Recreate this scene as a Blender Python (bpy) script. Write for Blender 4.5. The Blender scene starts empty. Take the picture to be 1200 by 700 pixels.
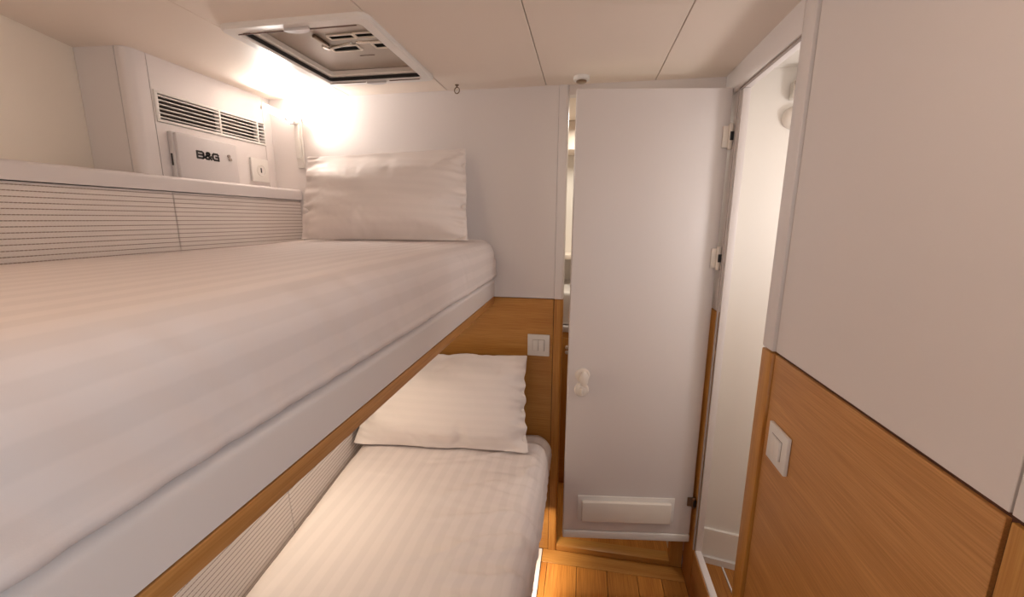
import bpy, bmesh, math, random
from mathutils import Vector, Matrix, noise
PI = math.pi
SC = bpy.context.scene
COL = SC.collection
random.seed(7)

# ------------------------------------------------------------------ camera
cam_d = bpy.data.cameras.new('camera')
cam = bpy.data.objects.new('camera', cam_d); COL.objects.link(cam)
cam_d.sensor_width = 36.0; cam_d.lens = 14.41
cam_d.clip_start = 0.01; cam_d.clip_end = 50
RM = ((0.98487, 0.03769, -0.16914), (0.17321, -0.18529, 0.96730), (0.00512, -0.98196, -0.18902))
mw = Matrix(((RM[0][0], -RM[0][1], -RM[0][2], 0), (RM[1][0], -RM[1][1], -RM[1][2], 0),
             (RM[2][0], -RM[2][1], -RM[2][2], 1.407), (0, 0, 0, 1)))
cam.matrix_world = mw
SC.camera = cam

# ------------------------------------------------------------------ world, exposure, light
SC.view_settings.view_transform = 'Standard'
SC.view_settings.look = 'None'
SC.view_settings.gamma = 1.0
SC.view_settings.use_curve_mapping = False
SC.view_settings.exposure = 0.21
wd = bpy.data.worlds.new('night'); SC.world = wd; wd.use_nodes = True
wd.node_tree.nodes['Background'].inputs[0].default_value = (0.05, 0.055, 0.07, 1)
wd.node_tree.nodes['Background'].inputs[1].default_value = 1.0

def aim(o, d):
    o.rotation_euler = Vector(d).to_track_quat('-Z', 'Y').to_euler()
def area(name, loc, d, sx, sy, power, col, spread=180):
    l = bpy.data.lights.new(name, 'AREA'); l.shape = 'RECTANGLE'
    l.size = sx; l.size_y = sy; l.energy = power; l.color = col; l.spread = math.radians(spread)
    o = bpy.data.objects.new(name, l); COL.objects.link(o); o.location = loc; aim(o, d); return o
def point(name, loc, power, col, r=0.02):
    l = bpy.data.lights.new(name, 'POINT'); l.energy = power; l.color = col; l.shadow_soft_size = r
    o = bpy.data.objects.new(name, l); COL.objects.link(o); o.location = loc; return o
WARM = (1.0, 0.77, 0.63)
NEUT = (1.0, 0.84, 0.77)
# cool daylight, source unseen and assumed, behind the camera to the right
area('unseen_daylight', (0.42, -0.50, 1.30), (-1, 0.4, 0), 0.4, 1.0, 6.9, (0.74, 0.90, 1.0))
# warm fill added out of view at the rear left, no fixture there
point('rear_left_fill', (-0.80, -0.30, 1.76), 3.6, (1.0, 0.75, 0.50), 0.08)
# weak warm fill added above the camera's view to brighten the door
point('overhead_fill', (0.05, 0.25, 1.76), 1.6, (1.0, 0.82, 0.68), 0.08)
# strip fixed under the upper bunk
area('under_bunk_light', (-0.80, 0.90, 1.070), (0.06, 0.0, -1), 0.20, 0.03, 1.9, (1.0, 0.84, 0.62))
# strip under the lower bunk, washing the floor
area('floor_strip_light', (-0.146, 1.20, 0.12), (0.05, 0.35, -1), 0.012, 0.66, 0.7, (1.0, 0.84, 0.68), 100)
# shower compartment and the room behind the open door
point('shower_light', (0.92, 1.12, 1.45), 5.8, (1.0, 0.96, 0.95), 0.08)
area('passage_light', (0.05, 2.0, 1.86), (0, 0, -1), 0.2, 0.2, 3.5, (1.0, 0.93, 0.8))

# ------------------------------------------------------------------ materials
def newmat(name):
    m = bpy.data.materials.new(name); m.use_nodes = True
    nt = m.node_tree; return m, nt, nt.nodes['Principled BSDF']
def N(nt, t, **kw):
    n = nt.nodes.new(t)
    for k, v in kw.items(): setattr(n, k, v)
    return n
def plain(name, col, rough=0.5, metal=0.0, bump=0.0, bscale=300, emit=None, coat=0):
    m, nt, b = newmat(name)
    b.inputs['Base Color'].default_value = (*col, 1)
    b.inputs['Roughness'].default_value = rough
    b.inputs['Metallic'].default_value = metal
    b.inputs['Coat Weight'].default_value = coat
    tc = N(nt, 'ShaderNodeTexCoord'); nz = N(nt, 'ShaderNodeTexNoise')
    nz.inputs['Scale'].default_value = bscale; nz.inputs['Detail'].default_value = 3
    nt.links.new(tc.outputs['Object'], nz.inputs['Vector'])
    rr = N(nt, 'ShaderNodeMapRange')
    rr.inputs['To Min'].default_value = max(0.02, rough - 0.04); rr.inputs['To Max'].default_value = rough + 0.04
    nt.links.new(nz.outputs['Fac'], rr.inputs['Value']); nt.links.new(rr.outputs[0], b.inputs['Roughness'])
    if bump:
        bp = N(nt, 'ShaderNodeBump'); bp.inputs['Strength'].default_value = bump; bp.inputs['Distance'].default_value = 0.001
        nt.links.new(nz.outputs['Fac'], bp.inputs['Height']); nt.links.new(bp.outputs[0], b.inputs['Normal'])
    if emit:
        b.inputs['Emission Color'].default_value = (*emit[0], 1); b.inputs['Emission Strength'].default_value = emit[1]
    return m
def wood(name, axis, light, dark, rough=0.38, plank=None, fine=1.0):
    m, nt, b = newmat(name)
    tc = N(nt, 'ShaderNodeTexCoord'); mp = N(nt, 'ShaderNodeMapping')
    sc = [26.0, 26.0, 26.0]; sc[axis] = 1.1
    mp.inputs['Scale'].default_value = sc
    nt.links.new(tc.outputs['Object'], mp.inputs['Vector'])
    src = mp.outputs[0]
    n1 = N(nt, 'ShaderNodeTexNoise'); n1.inputs['Scale'].default_value = 1.0; n1.inputs['Detail'].default_value = 5
    n1.inputs['Distortion'].default_value = 0.4
    nt.links.new(src, n1.inputs['Vector'])
    mp2 = N(nt, 'ShaderNodeMapping'); sc2 = [420.0 * fine] * 3; sc2[axis] = 9.0
    mp2.inputs['Scale'].default_value = sc2; nt.links.new(tc.outputs['Object'], mp2.inputs['Vector'])
    n2 = N(nt, 'ShaderNodeTexNoise'); n2.inputs['Scale'].default_value = 1.0; n2.inputs['Detail'].default_value = 2
    nt.links.new(mp2.outputs[0], n2.inputs['Vector'])
    mx = N(nt, 'ShaderNodeMath', operation='MULTIPLY_ADD'); mx.inputs[1].default_value = 0.60
    nt.links.new(n2.outputs['Fac'], mx.inputs[0])
    m2 = N(nt, 'ShaderNodeMath', operation='MULTIPLY'); m2.inputs[1].default_value = 0.42
    nt.links.new(n1.outputs['Fac'], m2.inputs[0]); nt.links.new(m2.outputs[0], mx.inputs[2])
    cr = N(nt, 'ShaderNodeValToRGB')
    cr.color_ramp.elements[0].position = 0.36; cr.color_ramp.elements[0].color = (*dark, 1)
    cr.color_ramp.elements[1].position = 0.66; cr.color_ramp.elements[1].color = (*light, 1)
    nt.links.new(mx.outputs[0], cr.inputs['Fac'])
    nt.links.new(cr.outputs[0], b.inputs['Base Color'])
    b.inputs['Roughness'].default_value = rough
    bp = N(nt, 'ShaderNodeBump'); bp.inputs['Strength'].default_value = 0.15; bp.inputs['Distance'].default_value = 0.0006
    nt.links.new(n2.outputs['Fac'], bp.inputs['Height']); nt.links.new(bp.outputs[0], b.inputs['Normal'])
    return m
def satin(name, col, axis_expr, period, rough=(0.42, 0.62), amt=0.06):
    """cotton with woven satin stripes; the stripe coordinate is a weighted sum of object x,y,z"""
    m, nt, b = newmat(name)
    tc = N(nt, 'ShaderNodeTexCoord')
    dp = N(nt, 'ShaderNodeVectorMath', operation='DOT_PRODUCT'); dp.inputs[1].default_value = axis_expr
    nt.links.new(tc.outputs['Object'], dp.inputs[0])
    mu = N(nt, 'ShaderNodeMath', operation='MULTIPLY'); mu.inputs[1].default_value = 2 * PI / period
    nt.links.new(dp.outputs['Value'], mu.inputs[0])
    sn = N(nt, 'ShaderNodeMath', operation='SINE'); nt.links.new(mu.outputs[0], sn.inputs[0])
    st = N(nt, 'ShaderNodeMapRange'); st.interpolation_type = 'SMOOTHSTEP'
    st.inputs['From Min'].default_value = -0.35; st.inputs['From Max'].default_value = 0.35
    nt.links.new(sn.outputs[0], st.inputs['Value'])
    mx = N(nt, 'ShaderNodeMix', data_type='RGBA')
    mx.inputs['A'].default_value = (*col, 1); mx.inputs['B'].default_value = (*[c * (1 - amt) for c in col], 1)
    nt.links.new(st.outputs[0], mx.inputs['Factor']); nt.links.new(mx.outputs['Result'], b.inputs['Base Color'])
    r = N(nt, 'ShaderNodeMapRange'); r.inputs['To Min'].default_value = rough[0]; r.inputs['To Max'].default_value = rough[1]
    nt.links.new(st.outputs[0], r.inputs['Value']); nt.links.new(r.outputs[0], b.inputs['Roughness'])
    b.inputs['Specular IOR Level'].default_value = 0.25
    nz = N(nt, 'ShaderNodeTexNoise'); nz.inputs['Scale'].default_value = 900; nt.links.new(tc.outputs['Object'], nz.inputs['Vector'])
    bp = N(nt, 'ShaderNodeBump'); bp.inputs['Strength'].default_value = 0.08; bp.inputs['Distance'].default_value = 0.0005
    nt.links.new(nz.outputs['Fac'], bp.inputs['Height']); nt.links.new(bp.outputs[0], b.inputs['Normal'])
    return m
def ribbed(name, col, line, period, horiz):
    """upholstery cloth: cream with fine dark stitched lines along the bunk and a faint herringbone"""
    m, nt, b = newmat(name)
    tc = N(nt, 'ShaderNodeTexCoord'); sp = N(nt, 'ShaderNodeSeparateXYZ'); nt.links.new(tc.outputs['Object'], sp.inputs[0])
    z = sp.outputs['Z']; y = sp.outputs['Y']
    a = N(nt, 'ShaderNodeMath', operation='DIVIDE'); a.inputs[1].default_value = period; nt.links.new(z, a.inputs[0])
    fr = N(nt, 'ShaderNodeMath', operation='FRACT'); nt.links.new(a.outputs[0], fr.inputs[0])
    # line mask: |fr-.5| < w
    s = N(nt, 'ShaderNodeMath', operation='SUBTRACT'); s.inputs[1].default_value = 0.5; nt.links.new(fr.outputs[0], s.inputs[0])
    ab = N(nt, 'ShaderNodeMath', operation='ABSOLUTE'); nt.links.new(s.outputs[0], ab.inputs[0])
    lm = N(nt, 'ShaderNodeMapRange'); lm.inputs['From Min'].default_value = 0.05; lm.inputs['From Max'].default_value = 0.11
    lm.inputs['To Min'].default_value = 1; lm.inputs['To Max'].default_value = 0
    nt.links.new(ab.outputs[0], lm.inputs['Value'])
    # stitches break the line along y
    my = N(nt, 'ShaderNodeMath', operation='MULTIPLY'); my.inputs[1].default_value = 2 * PI / 0.007; nt.links.new(y, my.inputs[0])
    sy = N(nt, 'ShaderNodeMath', operation='SINE'); nt.links.new(my.outputs[0], sy.inputs[0])
    sm = N(nt, 'ShaderNodeMapRange'); sm.inputs['From Min'].default_value = -0.9; sm.inputs['From Max'].default_value = -0.2
    sm.inputs['To Min'].default_value = 0.6; nt.links.new(sy.outputs[0], sm.inputs['Value'])
    ml = N(nt, 'ShaderNodeMath', operation='MULTIPLY'); nt.links.new(lm.outputs[0], ml.inputs[0]); nt.links.new(sm.outputs[0], ml.inputs[1])
    # herringbone: sin(ky*y + k*|fr-.5|)
    h1 = N(nt, 'ShaderNodeMath', operation='MULTIPLY'); h1.inputs[1].default_value = 2 * PI / 0.006; nt.links.new(y, h1.inputs[0])
    h2 = N(nt, 'ShaderNodeMath', operation='MULTIPLY_ADD'); h2.inputs[1].default_value = 14; nt.links.new(ab.outputs[0], h2.inputs[0]); nt.links.new(h1.outputs[0], h2.inputs[2])
    h3 = N(nt, 'ShaderNodeMath', operation='SINE'); nt.links.new(h2.outputs[0], h3.inputs[0])
    h4 = N(nt, 'ShaderNodeMapRange'); h4.inputs['From Min'].default_value = -1; h4.inputs['To Min'].default_value = 0.0; h4.inputs['To Max'].default_value = 0.07
    nt.links.new(h3.outputs[0], h4.inputs['Value'])
    mxa = N(nt, 'ShaderNodeMath', operation='MAXIMUM'); nt.links.new(ml.outputs[0], mxa.inputs[0]); nt.links.new(h4.outputs[0], mxa.inputs[1])
    mx = N(nt, 'ShaderNodeMix', data_type='RGBA'); mx.inputs['A'].default_value = (*col, 1); mx.inputs['B'].default_value = (*line, 1)
    nt.links.new(mxa.outputs[0], mx.inputs['Factor']); nt.links.new(mx.outputs['Result'], b.inputs['Base Color'])
    b.inputs['Roughness'].default_value = 0.85
    inv = N(nt, 'ShaderNodeMath', operation='SUBTRACT'); inv.inputs[0].default_value = 1; nt.links.new(mxa.outputs[0], inv.inputs[1])
    bp = N(nt, 'ShaderNodeBump'); bp.inputs['Strength'].default_value = 0.6; bp.inputs['Distance'].default_value = 0.002
    nt.links.new(inv.outputs[0], bp.inputs['Height']); nt.links.new(bp.outputs[0], b.inputs['Normal'])
    return m

M = {}
M['white'] = plain('white_laminate', (0.73, 0.665, 0.645), 0.42)
M['satinwhite'] = plain('satin_white_paint', (0.74, 0.68, 0.665), 0.36)
M['liner'] = plain('ceiling_vinyl', (0.86, 0.745, 0.65), 0.55, bump=0.1, bscale=900)
M['hull'] = plain('hull_lining', (0.88, 0.78, 0.67), 0.6, bump=0.1, bscale=900)
M['dark'] = plain('shadow_gap', (0.035, 0.018, 0.012), 0.8)
M['gapbrown'] = plain('brown_joint', (0.10, 0.035, 0.018), 0.7)
M['grey'] = plain('grey_joint', (0.30, 0.24, 0.21), 0.7)
M['black'] = plain('black_rubber', (0.012, 0.010, 0.010), 0.5)
M['plastic'] = plain('white_plastic', (0.78, 0.73, 0.69), 0.3)
M['cream'] = plain('cream_plastic', (0.80, 0.72, 0.645), 0.32)
M['box'] = plain('pale_grey_plastic', (0.62, 0.57, 0.56), 0.38)
M['chrome'] = plain('chrome', (0.75, 0.72, 0.68), 0.16, metal=1.0)
M['bronze'] = plain('dark_steel', (0.22, 0.15, 0.10), 0.35, metal=0.9)
M['gel'] = plain('shower_gelcoat', (0.84, 0.79, 0.73), 0.3)
M['ink'] = plain('black_print', (0.02, 0.014, 0.012), 0.5)
M['base'] = plain('dark_bunk_base', (0.16, 0.08, 0.05), 0.7)
M['fabric_edge'] = plain('white_piping', (0.80, 0.72, 0.65), 0.8)
M['lens'] = plain('hatch_lining', (0.42, 0.345, 0.28), 0.35)
M['void'] = plain('dark_opening', (0.006, 0.005, 0.004), 0.95)
M['void'].node_tree.nodes['Principled BSDF'].inputs['Specular IOR Level'].default_value = 0.05
OAK_L = (0.56, 0.28, 0.065); OAK_D = (0.40, 0.155, 0.027)
M['oak_x'] = wood('oak_veneer_across', 0, OAK_L, OAK_D)
M['oak_y'] = wood('oak_veneer_along', 1, (0.58, 0.285, 0.095), (0.41, 0.18, 0.048))
M['oak_z'] = wood('oak_upright', 2, OAK_L, OAK_D)
M['oak_floor'] = [wood('oak_plank_%d' % i, 1, tuple(c * k for c in (0.62, 0.26, 0.05)), tuple(c * k for c in (0.38, 0.13, 0.02)), 0.30)
                  for i, k in enumerate((1.0, 0.85, 1.1, 0.75))]
M['sheet'] = satin('white_striped_sheet', (0.80, 0.715, 0.695), (1, 0, -1), 0.045, rough=(0.72, 0.80), amt=0.05)
M['slip'] = satin('white_striped_pillowcase', (0.82, 0.735, 0.70), (0.0, 0.3, 1), 0.03, rough=(0.55, 0.60), amt=0.018)
M['rib'] = ribbed('ribbed_upholstery', (0.82, 0.74, 0.69), (0.33, 0.23, 0.19), 0.0122, True)
M['lamp'] = plain('lamp_tube', (0.9, 0.9, 0.9), 0.4, emit=((1.0, 0.95, 0.88), 4))

# ------------------------------------------------------------------ mesh helpers (world coordinates)
class MB:
    def __init__(s): s.bm = bmesh.new()
    def box(s, x0, x1, y0, y1, z0, z1, bev=0.0, seg=2, rot=None, piv=None):
        g = bmesh.ops.create_cube(s.bm, size=1.0); v = g['verts']
        for p in v:
            p.co = Vector(((x0 + x1) / 2 + p.co.x * (x1 - x0), (y0 + y1) / 2 + p.co.y * (y1 - y0), (z0 + z1) / 2 + p.co.z * (z1 - z0)))
        if bev:
            es = list({e for p in v for e in p.link_edges})
            r = bmesh.ops.bevel(s.bm, geom=es, offset=bev, segments=seg, affect='EDGES', profile=0.5)
            v = list({q for f in r['faces'] for q in f.verts} | {q for q in v if q.is_valid})
            # include all verts of the connected island
            seen = set(v); st = list(v)
            while st:
                a = st.pop()
                for e in a.link_edges:
                    o = e.other_vert(a)
                    if o not in seen: seen.add(o); st.append(o)
            v = list(seen)
        if rot is not None:
            c = Vector(piv) if piv else Vector(((x0 + x1) / 2, (y0 + y1) / 2, (z0 + z1) / 2))
            for p in v: p.co = c + rot @ (p.co - c)
        return v
    def prism(s, pts, a, b, axis='z', bev=0.0):
        """polygon pts extruded from a to b along axis. z: pts=(x,y); y: pts=(x,z); x: pts=(y,z)"""
        def mk(p, t):
            return {'z': (p[0], p[1], t), 'y': (p[0], t, p[1]), 'x': (t, p[0], p[1])}[axis]
        lo = [s.bm.verts.new(mk(p, a)) for p in pts]; hi = [s.bm.verts.new(mk(p, b)) for p in pts]
        n = len(pts)
        fs = [s.bm.faces.new(lo[::-1]), s.bm.faces.new(hi)]
        for i in range(n): fs.append(s.bm.faces.new((lo[i], lo[(i + 1) % n], hi[(i + 1) % n], hi[i])))
        bmesh.ops.recalc_face_normals(s.bm, faces=fs)
        return lo + hi
    def lathe(s, c, d, prof, n=28, sx=1.0, sy=1.0):
        """prof = [(radius, distance along d)] spun round the line through c in direction d"""
        d = Vector(d).normalized(); q = d.to_track_quat('Z', 'Y').to_matrix(); c = Vector(c)
        rings = []
        for r, h in prof:
            rings.append([s.bm.verts.new(c + q @ Vector((r * sx * math.cos(2 * PI * i / n), r * sy * math.sin(2 * PI * i / n), h))) for i in range(n)] if r > 1e-6
                         else [s.bm.verts.new(c + d * h)])
        fs = []
        for a, b in zip(rings, rings[1:]):
            for i in range(n):
                if len(a) == 1 and len(b) == 1: continue
                if len(a) == 1: fs.append(s.bm.faces.new((a[0], b[i], b[(i + 1) % n])))
                elif len(b) == 1: fs.append(s.bm.faces.new((a[i], a[(i + 1) % n], b[0])))
                else: fs.append(s.bm.faces.new((a[i], a[(i + 1) % n], b[(i + 1) % n], b[i])))
        for rg in (rings[0], rings[-1]):
            if len(rg) > 1: fs.append(s.bm.faces.new(rg))
        bmesh.ops.recalc_face_normals(s.bm, faces=fs)
    def tube(s, a, b, r, n=16):
        a = Vector(a); b = Vector(b); L = (b - a).length; e = min(r * 0.4, L * 0.2)
        s.lathe(a, b - a, [(0, 0), (r - e, 0), (r, e), (r, L - e), (r - e, L), (0, L)], n)
    def torus(s, c, d, R, r, n=28, k=10):
        q = Vector(d).normalized().to_track_quat('Z', 'Y').to_matrix(); c = Vector(c)
        g = [[s.bm.verts.new(c + q @ Vector(((R + r * math.cos(2 * PI * j / k)) * math.cos(2 * PI * i / n), (R + r * math.cos(2 * PI * j / k)) * math.sin(2 * PI * i / n), r * math.sin(2 * PI * j / k)))) for j in range(k)] for i in range(n)]
        for i in range(n):
            for j in range(k):
                s.bm.faces.new((g[i][j], g[(i + 1) % n][j], g[(i + 1) % n][(j + 1) % k], g[i][(j + 1) % k]))
    def frame(s, x0, x1, y0, y1, z0, z1, w, bev=0.0, r=0.0):
        """flat rectangular ring in the xy plane with rounded outer corners"""
        def ring(ins, rad):
            a0, a1, b0, b1 = x0 + ins, x1 - ins, y0 + ins, y1 - ins; o = []
            for cx, cy, t0 in ((a1 - rad, b1 - rad, 0), (a0 + rad, b1 - rad, 90), (a0 + rad, b0 + rad, 180), (a1 - rad, b0 + rad, 270)):
                for k in range(7):
                    t = math.radians(t0 + 15 * k); o.append((cx + rad * math.cos(t), cy + rad * math.sin(t)))
            return o
        e = bev
        P = [(ring(0, r), z1), (ring(0, r), z0 + e), (ring(e, max(r - e, 0.002)), z0), (ring(w - e, max(r * 0.5, 0.003)), z0), (ring(w, max(r * 0.4, 0.002)), z0 + e), (ring(w, max(r * 0.4, 0.002)), z1)]
        V = [[s.bm.verts.new((p[0], p[1], z)) for p in pp] for pp, z in P]; fs = []
        m = len(V[0])
        for k in range(len(V)):
            a, b = V[k], V[(k + 1) % len(V)]
            for i in range(m): fs.append(s.bm.faces.new((a[i], a[(i + 1) % m], b[(i + 1) % m], b[i])))
        bmesh.ops.recalc_face_normals(s.bm, faces=fs)
    def build(s, name, mat, parent=None, smooth=True, label=None):
        me = bpy.data.meshes.new(name)
        org = Vector((0, 0, 0))
        p = parent
        while p is not None: org += p.location; p = p.parent
        if parent is None and s.bm.verts:
            xs = [v.co for v in s.bm.verts]
            org = Vector(((min(c.x for c in xs) + max(c.x for c in xs)) / 2, (min(c.y for c in xs) + max(c.y for c in xs)) / 2, min(c.z for c in xs)))
        for v in s.bm.verts: v.co -= org
        s.bm.normal_update(); s.bm.to_mesh(me); s.bm.free()
        o = bpy.data.objects.new(name, me); COL.objects.link(o)
        if parent is None: o.location = org
        else: o.parent = parent
        for mm in (mat if isinstance(mat, list) else [mat]): me.materials.append(mm)
        if smooth:
            for pl in me.polygons: pl.use_smooth = True
            me.set_sharp_from_angle(angle=math.radians(35))
        if label: o['label'] = label
        return o
def tag(o, label, cat, group=None, kind=None):
    o['label'] = label
    if cat: o['category'] = cat
    if group: o['group'] = group
    if kind: o['kind'] = kind
    return o
def thing(name, label, cat, loc, group=None, kind=None):
    o = bpy.data.objects.new(name, None); COL.objects.link(o); o.location = loc
    o.empty_display_size = 0.05
    return tag(o, label, cat, group, kind)
def B(*a, **k):
    m = MB(); m.box(*a, **k); return m
def struct(o, label): return tag(o, label, None, None, 'structure')

ZC = 1.869      # ceiling
ZW = 1.108      # top of the oak dado
YB = 1.55       # back wall
XR = 0.443      # right wall
YN = -1.25      # rear end of the cabin, behind the camera

# ================================================================== SETTING
# floor
fl = struct(B(-1.55, XR + 0.05, YN, 1.58, -0.06, -0.012).build('floor', M['dark']), 'varnished oak plank floor of the cabin')
k = 0
xs = [-0.128, -0.1035, 0.018, 0.139, 0.258, 0.352, 0.443]
for i in range(len(xs) - 1):
    B(xs[i] + 0.0009, xs[i + 1] - 0.0009, YN, 1.478, -0.012, 0.0, bev=0.0006, seg=1).build('floor_plank', M['oak_floor'][(0, 2, 0, 1, 0, 3)[i]], fl)
B(-0.128, XR, 1.4798, 1.55, -0.012, 0.0, bev=0.0006, seg=1).build('border_plank', M['oak_x'], fl)
B(-1.5, -0.150, YN, 1.55, -0.012, 0.0).build('floor_plank', M['oak_floor'][1], fl)
B(-0.1475, -0.1305, YN, 1.545, -0.012, 0.003, bev=0.001, seg=1).build('edge_strip', M['plastic'], fl, label='white strip along the floor edge')

# back wall
wb = struct(B(-1.46, -0.072, YB + 0.008, YB + 0.03, 0, 1.92).build('wall_back', M['gapbrown']), 'back wall of the cabin, white above an oak dado')
B(-1.45, -0.1068, YB, YB + 0.012, ZW + 0.001, 1.90, bev=0.001, seg=1).build('upper_panel', M['white'], wb)
B(-1.45, -0.108, YB, YB + 0.012, 0, ZW - 0.0015, bev=0.001, seg=1).build('lower_panel', M['oak_x'], wb, label='oak veneer panel')
# post (rounded on its right edge)
def post(z0, z1, mat, name):
    m = MB(); pts = [(-0.106, YB - 0.003), (-0.082, YB - 0.003)]
    for q in range(7):
        t = math.radians(-90 + 15 * q); pts.append((-0.082 + 0.010 * math.cos(t), YB + 0.007 + 0.010 * math.sin(t)))
    pts += [(-0.072, YB + 0.04), (-0.106, YB + 0.04)]
    m.prism(pts, z0, z1); return m.build(name, mat, tr)
tr = thing('trim_1', 'narrow upright post between back wall and doorway', None, (-0.09, YB, 0), kind='structure')
post(ZW + 0.001, 1.90, M['white'], 'upper_post'); post(0, ZW - 0.0015, M['oak_z'], 'lower_post')
# header and right jamb of the doorway in the back wall, threshold
tr = thing('trim_2', 'frame of the doorway behind the open white door', None, (0.1, YB, 0), kind='structure')
B(-0.072, XR, YB, YB + 0.04, 1.836, 1.90, bev=0.001, seg=1).build('header', M['white'], tr)
B(0.395, XR, YB, YB + 0.04, 0.0, ZW, bev=0.001, seg=1).build('lower_jamb', M['oak_z'], tr)
B(0.395, XR, YB, YB + 0.04, ZW, 1.836, bev=0.001, seg=1).build('upper_jamb', M['white'], tr)
B(-0.072, 0.395, YB - 0.002, YB + 0.05, 0.0, 0.026, bev=0.003).build('threshold', M['oak_x'], tr, label='low oak threshold')

# ceiling: dark backing frame + vinyl panels with fine joints
ce = struct(MB().build('ceiling', M['grey']) if False else B(-1.6, -0.93, YN, 1.62, ZC + 0.012, ZC + 0.03).build('ceiling', M['grey']), 'beige vinyl ceiling panels with fine joints')
mm = MB(); mm.box(-0.52, 0.52, YN, 1.60, ZC + 0.012, ZC + 0.03); mm.box(-0.93, -0.52, YN, 0.97, ZC + 0.012, ZC + 0.03); mm.box(-0.93, -0.52, 1.42, 1.62, ZC + 0.012, ZC + 0.03)
mm.build('backing', M['grey'], ce)
G = 0.0011
HX0, HX1, HY0, HY1 = -0.900, -0.508, 0.958, 1.405     # hatch frame, outside
for (a, b) in ((-1.58, -0.905), (-0.515, -0.153), (-0.153, 0.214), (0.214, XR + 0.06)):
    B(a + G, b - G, YN, 1.56, ZC, ZC + 0.013, bev=0.0012, seg=1).build('ceiling_panel', M['liner'], ce)
B(-0.905 + G, -0.515 - G, YN, HY0 + 0.02, ZC, ZC + 0.013, bev=0.0012, seg=1).build('ceiling_panel', M['liner'], ce)
B(-0.905 + G, -0.515 - G, HY1 - 0.02, 1.56, ZC, ZC + 0.013, bev=0.0012, seg=1).build('ceiling_panel', M['liner'], ce)

# right wall: frame of the shower doorway + panels
YO0, YO1, ZO0, ZO1 = 1.051, 1.42, 0.203, 1.797
wr = struct(MB().build('wall_right', M['gapbrown']) if False else B(XR + 0.006, XR + 0.028, YN, 0.995, 0, 1.90).build('wall_right', M['gapbrown']), 'right wall, white laminate above an oak veneer dado')
for (a, b) in ((0.4585, 0.995), (-0.35, 0.4555), (YN, -0.353)):
    B(XR, XR + 0.012, a, b, ZW + 0.0035, 1.90, bev=0.0008, seg=1).build('upper_panel', M['white'], wr)
for i, (a, b) in enumerate(((0.4600, 0.9945), (-0.35, 0.4540), (YN, -0.353))):
    B(XR, XR + 0.012, a, b, 0, ZW - 0.0035, bev=0.0008, seg=1).build('lower_panel', M['oak_y'] if i == 0 else M['oak_z'], wr)
TW = 0.028
tr = thing('trim_3', 'casing of the shower doorway, white above and oak below', None, (XR, 1.2, 0), kind='structure')
XF = XR - 0.007
B(XF, XR + TW, 0.998, YO0, ZW + 0.002, 1.90, bev=0.003).build('near_jamb', M['satinwhite'], tr)
B(XF, XR + TW, 0.998, YO0, 0, ZW - 0.002, bev=0.003).build('near_jamb', M['oak_z'], tr, label='oak lower part of the near jamb')
B(XF, XR + TW, YO0, 1.549, ZO1, 1.90, bev=0.002).build('head', M['satinwhite'], tr)
B(XR, XR + TW, YO1, 1.549, ZW + 0.002, ZO1, bev=0.002).build('far_jamb', M['satinwhite'], tr)
B(XR, XR + TW, YO1 + 0.003, 1.549, 0, ZW - 0.002, bev=0.002).build('far_jamb', M['oak_z'], tr, label='oak lower part of the far jamb')
B(XR + 0.006, XR + TW, YO1 - 0.004, YO1 + 0.003, 0.2, ZO1 - 0.0005, bev=0.001).build('jamb_lining', M['satinwhite'], tr)
B(XR, XR + 0.008, YO0, YO1, 0.0, ZO0 - 0.006, bev=0.001).build('riser', M['oak_y'], tr, label='oak riser below the white sill')
B(XR + 0.004, XR + TW, YO0, YO1, ZO0 - 0.03, ZO0, bev=0.004).build('sill', M['satinwhite'], tr)
m = MB(); m.box(XR - 0.004, XR + 0.004, YO0, YO1, ZO1 - 0.005, ZO1 - 0.001); m.box(XR - 0.003, XR + 0.003, YO1 - 0.001, YO1 + 0.004, ZO0, ZO1 - 0.003)
m.build('door_seal', M['grey'], tr, label='thin grey door seal')

# left wall: hull lining, boxed column, console panel
m = MB()
pts = [(-1.414, 1.015), (-1.352, 0.83), (-1.318, 0.70), (-1.30, 0.5), (-1.30, YN), (-1.40, YN), (-1.40, 0.5), (-1.42, 0.70), (-1.45, 0.83), (-1.50, 1.04)]
m.prism(pts, 1.40, 1.90); wl = struct(m.build('wall_left', M['hull']), 'cream lined hull side above the long shelf')
tr = thing('trim_4', 'boxed white column where hull side meets the console', None, (-1.33, 1.03, 1.50), kind='structure')
m = MB(); m.prism([(-1.413, 1.014), (-1.2905, 1.022), (-1.2905, 1.05), (-1.413, 1.05)], 1.49, 1.90); m.build('flat_panel', M['white'], tr)
m = MB(); pts = [(-1.2885, 1.0225)]
for q in range(7):
    t = math.radians(-80 + 13 * q); pts.append((-1.281 + 0.027 * math.cos(t), 1.049 + 0.027 * math.sin(t)))
pts += [(-1.2535, 1.0765), (-1.30, 1.0765), (-1.2885, 1.05)]
m.prism(pts, 1.49, 1.90); m.build('rounded_panel', M['white'], tr)
m = MB(); m.box(-1.40, -1.262, 1.03, 1.08, 1.49, 1.90); m.build('joint_backing', M['grey'], tr)
tr = thing('trim_5', 'white console panel behind the shelf', None, (-1.26, 1.29, 1.50), kind='structure')
B(-1.275, -1.2535, 1.0785, 1.507, 1.49, 1.686).build('console_panel', M['white'], tr)
m = MB(); m.box(-1.275, -1.2535, 1.0785, 1.507, 1.775, 1.90); m.box(-1.275, -1.2535, 1.0785, 1.083, 1.686, 1.775); m.build('console_panel', M['white'], tr)
B(-1.275, -1.2535, 1.5090, 1.55, 1.49, 1.90, bev=0.001, seg=1).build('end_panel', M['white'], tr)
B(-1.34, -1.277, 1.07, 1.55, 1.49, 1.90).build('void', M['dark'], tr)
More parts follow.
